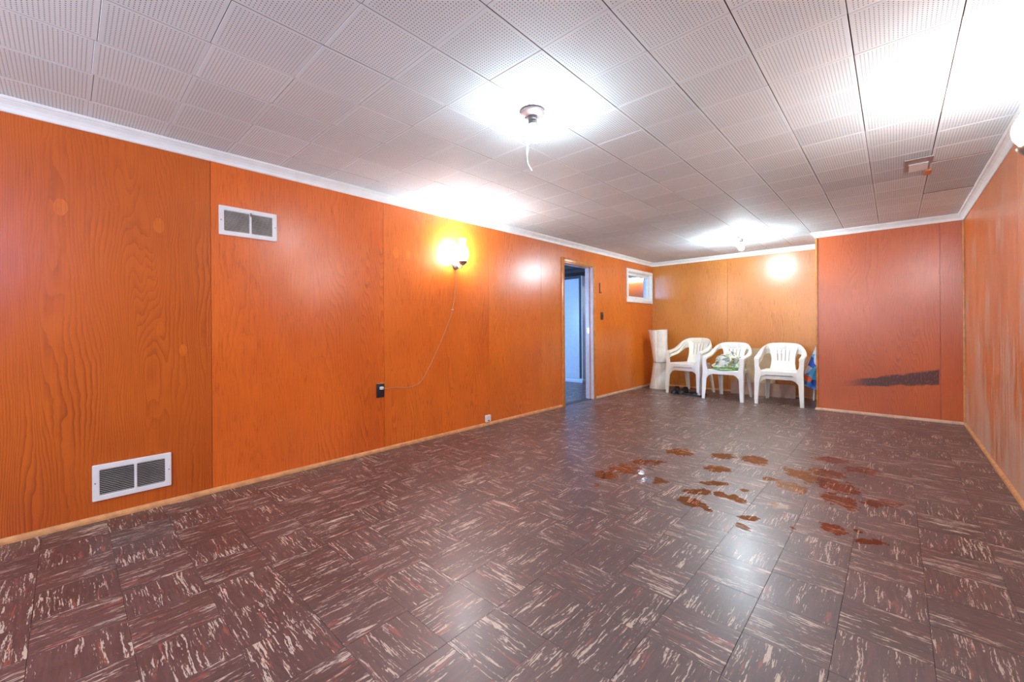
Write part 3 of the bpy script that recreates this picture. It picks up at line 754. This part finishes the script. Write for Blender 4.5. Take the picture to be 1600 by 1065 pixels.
def rect_sec(c, a, b, n=12):
    c, a, b = Vector(c), Vector(a), Vector(b); out = []
    for k in range(n):
        an = 2 * math.pi * (k + 0.5) / n; ca, sa = math.cos(an), math.sin(an)
        e = 0.45
        out.append(c + a * math.copysign(abs(ca) ** e, ca) + b * math.copysign(abs(sa) ** e, sa))
    return out
def chair_meshes():
    parts = []
    # one continuous band: arm, top rail, arm
    half = [((-0.270, -0.222, 0.566), (0, 0.008, 0.026), (0.034, 0, 0)), ((-0.274, -0.12, 0.582), (0, 0.0, 0.020), (0.035, 0, 0)), ((-0.276, 0.0, 0.600), (0, -0.001, 0.020), (0.034, 0, 0)),
            ((-0.272, 0.10, 0.636), (0.004, -0.005, 0.024), (0.028, 0.003, -0.004)), ((-0.255, 0.165, 0.676), (0.008, -0.006, 0.034), (0.017, 0.008, -0.006)), ((-0.222, 0.215, 0.710), (0.006, -0.004, 0.040), (0.009, 0.009, 0)),
            ((-0.16, 0.246, 0.726), (0, -0.004, 0.046), (0.005, 0.010, 0)), ((-0.08, 0.258, 0.732), (0, -0.005, 0.046), (0.002, 0.010, 0)), ((0, 0.262, 0.734), (0, -0.005, 0.046), (0, 0.010, 0))]
    full = half + [((-c[0], c[1], c[2]), (-a[0], a[1], a[2]), (b[0], -b[1], -b[2])) for c, a, b in half[-2::-1]]
    cs, as_, bs = catmull([f[0] for f in full], 4), catmull([f[1] for f in full], 4), catmull([f[2] for f in full], 4)
    bm = bmesh.new(); loft(bm, [rect_sec(c, a, b) for c, a, b in zip(cs, as_, bs)]); parts.append(('arm_rail', bm))
    # back panel with four slots
    us = [0.0]
    for c in (0.26, 0.42, 0.58, 0.74): us += [c - 0.017, c + 0.017]
    us += [1.0]; vs = [0, 0.12, 0.25, 0.40, 0.48, 0.62, 0.76, 0.88, 1.0]
    def fb(u, v):
        w = 0.168 - 0.020 * math.sin(math.pi * min(1, v * 1.1)) + 0.012 * max(0, v - 0.8) / 0.2
        x = (u - 0.5) * 2 * w
        return (x, 0.168 + 0.092 * v - 0.03 * (x / 0.15) ** 2 * (0.6 + 0.4 * v) + 0.012, 0.385 + 0.335 * v)
    bm = bmesh.new(); grid_shell(bm, fb, 0, 0, 0.009, lambda i, j: i in (1, 3, 5, 7) and 3 <= j <= 6, us, vs); parts.append(('backrest', bm))
    # dished seat with aprons
    def fs(u, v):
        w = 0.236 - 0.03 * v; x = (u - 0.5) * 2 * w; y = -0.245 + 0.445 * v
        z = 0.405 - 0.014 * (1 - (x / w) ** 2) * math.sin(math.pi * min(1, v * 1.05)) - 0.012 * v
        if v < 0.08: z -= 0.014 * (1 - v / 0.08) ** 2
        return (x, y, z)
    bm = bmesh.new(); grid_shell(bm, fs, 10, 10, 0.007)
    def apron(p0, p1, drop0, drop1, n=14, fil=0.10):
        p0, p1 = Vector(p0), Vector(p1); L = (p1 - p0).length; d = (p1 - p0).normalized(); nrm = Vector((d.y, -d.x, 0)) * 0.007
        secs = []
        for k in range(n + 1):
            s = 0.5 - 0.5 * math.cos(math.pi * k / n); e = min(s, 1 - s) * L
            fz = drop0 + (drop1 - drop0) * (1 - min(1, e / fil)) ** 2.2
            p = p0 + d * (s * L)
            secs.append([p + nrm, p - nrm * 0.2, p - nrm * 0.2 + Vector((0, 0, -fz)), p + nrm + Vector((0, 0, -fz))])
        loft(bm, secs)
    apron((-0.245, -0.243, 0.396), (0.245, -0.243, 0.396), 0.045, 0.13)
    apron((0.240, -0.235, 0.402), (0.205, 0.19, 0.392), 0.040, 0.11); apron((-0.205, 0.19, 0.392), (-0.240, -0.235, 0.402), 0.040, 0.11)
    apron((0.205, 0.196, 0.392), (-0.205, 0.196, 0.392), 0.035, 0.11)
    parts.append(('seat', bm))
    # L-section legs
    def leg(sx, sy, stations):
        bm = bmesh.new(); secs = []
        for (x, y, z, wx, wy) in stations:        # outer corner x,y ; plate widths
            th = 0.008
            L = [(0, 0), (-wx, 0), (-wx, th), (-th, th), (-th, wy), (0, wy)]
            secs.append([(sx * (x + px), (y + py) if sy < 0 else (y - py), z) for px, py in L])
        loft(bm, secs); return bm
    for sx in (-1, 1):
        parts.append(('leg', leg(sx, -1, [(0.296, -0.280, 0.0, 0.044, 0.040), (0.294, -0.270, 0.14, 0.053, 0.048), (0.294, -0.262, 0.28, 0.062, 0.058), (0.290, -0.255, 0.36, 0.080, 0.065), (0.290, -0.252, 0.41, 0.074, 0.06), (0.294, -0.247, 0.47, 0.056, 0.05), (0.299, -0.244, 0.576, 0.054, 0.05)])))
    for sx in (-1, 1):
        parts.append(('leg', leg(sx, 1, [(0.240, 0.300, 0.0, 0.040, 0.036), (0.234, 0.272, 0.14, 0.044, 0.044), (0.230, 0.240, 0.28, 0.056, 0.052), (0.218, 0.208, 0.40, 0.07, 0.06)])))
    out = []
    for n, bm in parts:
        for v in bm.verts: v.co.x *= 0.9
        bmesh.ops.recalc_face_normals(bm, faces=bm.faces[:]); me = bpy.data.meshes.new(n); bm.to_mesh(me); bm.free()
        for p in me.polygons: p.use_smooth = True
        me.set_sharp_from_angle(angle=math.radians(45)); me.materials.append(M['chair']); out.append((n, me))
    return out
CH = chair_meshes()
def chair(x, y, z, deg, label, sc=1.0, dy=0.0):
    a = math.radians(deg)
    t = thing('plastic_chair', (x + math.sin(a) * dy, y - math.cos(a) * dy, z), a, label, 'chair', 'white plastic armchairs along the back wall')
    t.scale = (1, 1, sc)
    for n, me in CH:
        o = bpy.data.objects.new(n, me); link(o, t)
CH1 = (-2.28, 6.50, -8); CH2 = (-1.715, 6.345, -3); CH3 = (-1.095, 6.40, 3)
chair(CH1[0], CH1[1], 0.001, CH1[2], 'lower white plastic armchair of the stack beside the rolled white mat')
chair(CH1[0], CH1[1], 0.056, CH1[2], 'upper white plastic armchair of the stack beside the rolled white mat', dy=0.018)
chair(CH2[0], CH2[1], 0.001, CH2[2], 'white plastic armchair with a bundle of printed cloth on its seat')
chair(CH3[0], CH3[1], 0.001, CH3[2], 'lower white plastic armchair of the stack beside the tropical print cloth', 0.93)
chair(CH3[0], CH3[1], 0.056, CH3[2], 'upper white plastic armchair of the stack beside the tropical print cloth', 0.93, 0.018)

# cloth on the middle chair
def blob(bm, rx, ry, rz, seed, amp, flat=-0.3, sub=4):
    bmesh.ops.create_icosphere(bm, subdivisions=sub, radius=1.0)
    for v in bm.verts:
        n = v.co.normalized(); d = 1 + amp * mnoise.noise(n * 1.7 + Vector((seed, 0, 0))) + amp * 0.5 * mnoise.noise(n * 4.2 + Vector((0, seed, 0))) + amp * 0.25 * mnoise.noise(n * 9 + Vector((0, 0, seed)))
        z = max(n.z * d, flat)
        v.co = Vector((n.x * d * rx, n.y * d * ry, (z - flat) * rz))
bm = bmesh.new(); blob(bm, 0.205, 0.185, 0.013, 3.1, 0.3, -0.6)
g = obj('green_cloth', bm, M['green'], smooth=True, loc=(CH2[0] - 0.01, CH2[1] - 0.045, 0.413)); tag(g, 'folded green and white cloth lying flat on the middle plastic chair', 'cloth')
bm = bmesh.new(); blob(bm, 0.185, 0.15, 0.15, 8.3, 0.40, -0.25)
for v in bm.verts: v.co.z *= 1.0 + 1.6 * v.co.x
g = obj('cloth_bundle', bm, M['bag'], smooth=True, loc=(CH2[0] + 0.0, CH2[1] - 0.02, 0.440)); tag(g, 'crumpled cream cloth bundle with grey and green print on the middle plastic chair', 'cloth')

# ---------------------------------------------------------------- rolled mat
t = thing('rolled_mat', (-2.83, 6.62, 0.0), 0, 'tall white foam mat rolled up and tied, standing in the corner', 'mat')
bm = bmesh.new(); secs = []
H = 0.955; NZ = 28
for k in range(NZ + 1):
    s = k / NZ; z = 0.001 + s * H; pin = 1 - 0.10 * math.exp(-((s - 0.46) / 0.06) ** 2)
    R = (0.112 + 0.006 * math.cos(math.pi * s)) * pin
    ring = []
    for q in range(36):
        a = 2 * math.pi * q / 36
        r = R * (1 + 0.015 * math.sin(3 * a + 4 * s))
        ring.append((0.02 + r * math.cos(a), r * math.sin(a), z + 0.012 * math.cos(a - 1.0) * (1 if s == 1 else 0)))
    secs.append(ring)
loft(bm, secs, cap=False)
inner = [[((p[0] - 0.02) * 0.9 + 0.02, p[1] * 0.9, p[2]) for p in secs[-1]], [((p[0] - 0.02) * 0.88 + 0.02, p[1] * 0.88, p[2] - 0.3) for p in secs[-1]]]
loft(bm, [secs[-1]] + inner, cap=False); bmesh.ops.remove_doubles(bm, verts=bm.verts[:], dist=0.0005)
obj('roll', bm, M['mat_foam'], t, True)
# loose outer edge: flares out at top and bottom, pinched at the tie
bm = bmesh.new()
def ff(u, v):
    flare = abs(v - 0.46) / 0.54
    a0 = math.radians(248 - 18 * u - 14 * u * flare * 1.6)
    R = 0.112 + 0.004 + u * 0.085 * flare ** 1.3 + 0.004
    if u == 0: R = 0.110
    pin = 1 - 0.07 * math.exp(-((v - 0.46) / 0.06) ** 2)
    a = math.radians(262) - u * math.radians(75)
    return (0.02 + R * pin * math.cos(a), R * pin * math.sin(a), 0.002 + v * H * (1 + (0.004 if u > 0.5 else 0)))
grid_shell(bm, ff, 10, 26, 0.008); obj('loose_edge', bm, M['mat_foam'], t, True)
bm = bmesh.new(); tube(bm, [(0.02 + 0.114 * math.cos(a) * 1.03, 0.114 * math.sin(a) * 1.03, 0.44 + 0.006 * math.sin(a)) for a in (2 * math.pi * q / 40 for q in range(41))], 0.0035, 6); obj('tie_cord', bm, M['black_plastic'], t, True)
bm = bmesh.new(); tube(bm, catmull([(0.125, -0.03, 0.44), (0.150, -0.035, 0.425), (0.148, -0.04, 0.395), (0.128, -0.04, 0.40), (0.125, -0.03, 0.438)], 6), 0.003, 6); obj('cord_loop', bm, M['cord'], t, True)

# ---------------------------------------------------------------- boards behind the chairs
bm = bmesh.new(); box(bm, 0, 0.52, 0, 0.010, 0, 0.685, 0.001)
tag(obj('tan_board', bm, M['cardboard'], loc=(-1.775, 6.90, 0.001), rot=(math.radians(-6.5), 0, 0)), 'tall tan board leaning on the wall behind the plastic chairs', 'board')
bm = bmesh.new(); box(bm, 0, 0.82, 0, 0.010, 0, 0.185, 0.001)
tag(obj('brown_board', bm, M['pink_board'], loc=(-1.825, 6.835, 0.001), rot=(math.radians(-8), 0, 0)), 'long low brown board propped behind the plastic chairs', 'board')

# ---------------------------------------------------------------- shoes
def shoe(x, y, deg, label, group, sandal=False):
    t = thing('sandal' if sandal else 'shoe', (x, y, 0.0005), math.radians(deg), label, 'shoe', group)
    out = [(-0.13, 0.026), (-0.10, 0.036), (-0.04, 0.033), (0.03, 0.042), (0.08, 0.046), (0.115, 0.036), (0.135, 0.014)]
    bm = bmesh.new(); secs = []
    cs = catmull([(l, w, 0) for l, w in out], 4)
    secs = [[(-p.y, -p.x, 0), (p.y, -p.x, 0), (p.y, -p.x, 0.02 if sandal else 0.016), (-p.y, -p.x, 0.02 if sandal else 0.016)] for p in cs]
    loft(bm, secs); obj('sole', bm, M['sole'], t, True)
    bm = bmesh.new()
    if sandal:
        for yy, w in ((-0.05, 0.047), (-0.075, 0.044)):
            P = [(w * math.cos(a), yy, 0.018 + 0.045 * math.sin(a)) for a in (math.pi * q / 10 for q in range(11))]
            loft(bm, [[(p[0], p[1] - 0.011, p[2]), (p[0], p[1] + 0.011, p[2]), (p[0] * 1.06, p[1] + 0.011, p[2] + 0.003), (p[0] * 1.06, p[1] - 0.011, p[2] + 0.003)] for p in P])
        obj('strap', bm, M['shoe'], t, True)
    else:
        hs = {-0.13: 0.075, -0.10: 0.092, -0.04: 0.085, 0.03: 0.08, 0.08: 0.062, 0.115: 0.045, 0.135: 0.022}
        cu = catmull([(l, w, hs[l]) for l, w in out], 4)
        secs = []
        for p in cs_zip(cs, cu):
            l, w, h = p
            secs.append([(-w * 0.96, -l, 0.015), (-w * 0.98, -l, 0.015 + (h - .015) * 0.5), (-w * 0.62, -l, 0.015 + (h - .015) * 0.9), (0, -l, h), (w * 0.62, -l, 0.015 + (h - .015) * 0.9), (w * 0.98, -l, 0.015 + (h - .015) * 0.5), (w * 0.96, -l, 0.015)])
        loft(bm, secs); obj('upper', bm, M['shoe'], t, True)
        bm = bmesh.new(); lathe(bm, [(0.026, 0), (0.030, 0.006), (0.022, 0.007)], 18)
        for v in bm.verts: v.co.y *= 1.7; v.co += Vector((0, 0.06, 0.084))
        obj('collar', bm, M['sole'], t, True)
def cs_zip(a, b): return [(q.x, q.y, q.z) for q in b]
shoe(-2.46, 6.33, 4, 'black leather shoe under the stacked chairs, on the rolled mat side of its pair', 'black shoes under the chairs')
shoe(-2.345, 6.34, -2, 'black leather shoe under the stacked chairs, on the sandal side of its pair', 'black shoes under the chairs')
shoe(-2.17, 6.225, 84, 'flat dark two-strap sandal lying next to the black leather shoes', 'dark sandals under the chairs', True)
shoe(-2.16, 6.42, 72, 'flat dark two-strap sandal lying behind the other sandal, towards the wall', 'dark sandals under the chairs', True)

# ---------------------------------------------------------------- folded beach lounger with tropical cloth
t = thing('folded_lounger', (-0.80, 6.84, 0), 0, 'folded white-framed beach lounger with blue tropical print cloth beside the boxed-out wall', 'lounger')
LX = Vector((0.90, -0.04, -0.30)); LZ = Vector((0.30, 0.10, 0.90))
def lp(s, w, off=0.0): return Vector((-0.135, 0.0, 0.215)) + LZ * (0.78 * s) + LX * w + Vector((0, -1, 0.1)) * off
LW = 0.225
for w in (0.0, LW):
    bm = bmesh.new(); tube(bm, [lp(-0.02, w), lp(1.0, w) if w == 0 else lp(0.62, w)], 0.009, 10); obj('rail', bm, M['tube_metal'], t, True)
bm = bmesh.new(); tube(bm, [lp(0.0, 0.0), lp(0.0, LW)], 0.009, 10); obj('cross_bar', bm, M['tube_metal'], t, True)
for w in (0.13,):
    bm = bmesh.new(); tube(bm, [lp(0.12, w, -0.02), Vector((0.0, 0.0, 0.012)), Vector((0.0, 0.0, 0.002))], 0.010, 10); obj('leg', bm, M['tube_metal'], t, True)
bm = bmesh.new()
def cl(u, v):
    w = 0.010 * math.sin(u * 17 + v * 5) * (0.4 + 0.6 * (1 - v)) + 0.008 * math.sin(v * 11 + u * 3)
    full = LW * (1 if v < 0.6 else 1 - (v - 0.6) * 1.6)
    return lp(v * 0.98 + 0.015 * (1 - v) * math.sin(u * 9), -0.012 + (full + 0.012) * u, 0.022 + w + 0.02 * math.sin(math.pi * v))
grid_shell(bm, cl, 22, 26, 0.004); obj('sling', bm, M['tropical'], t, True)
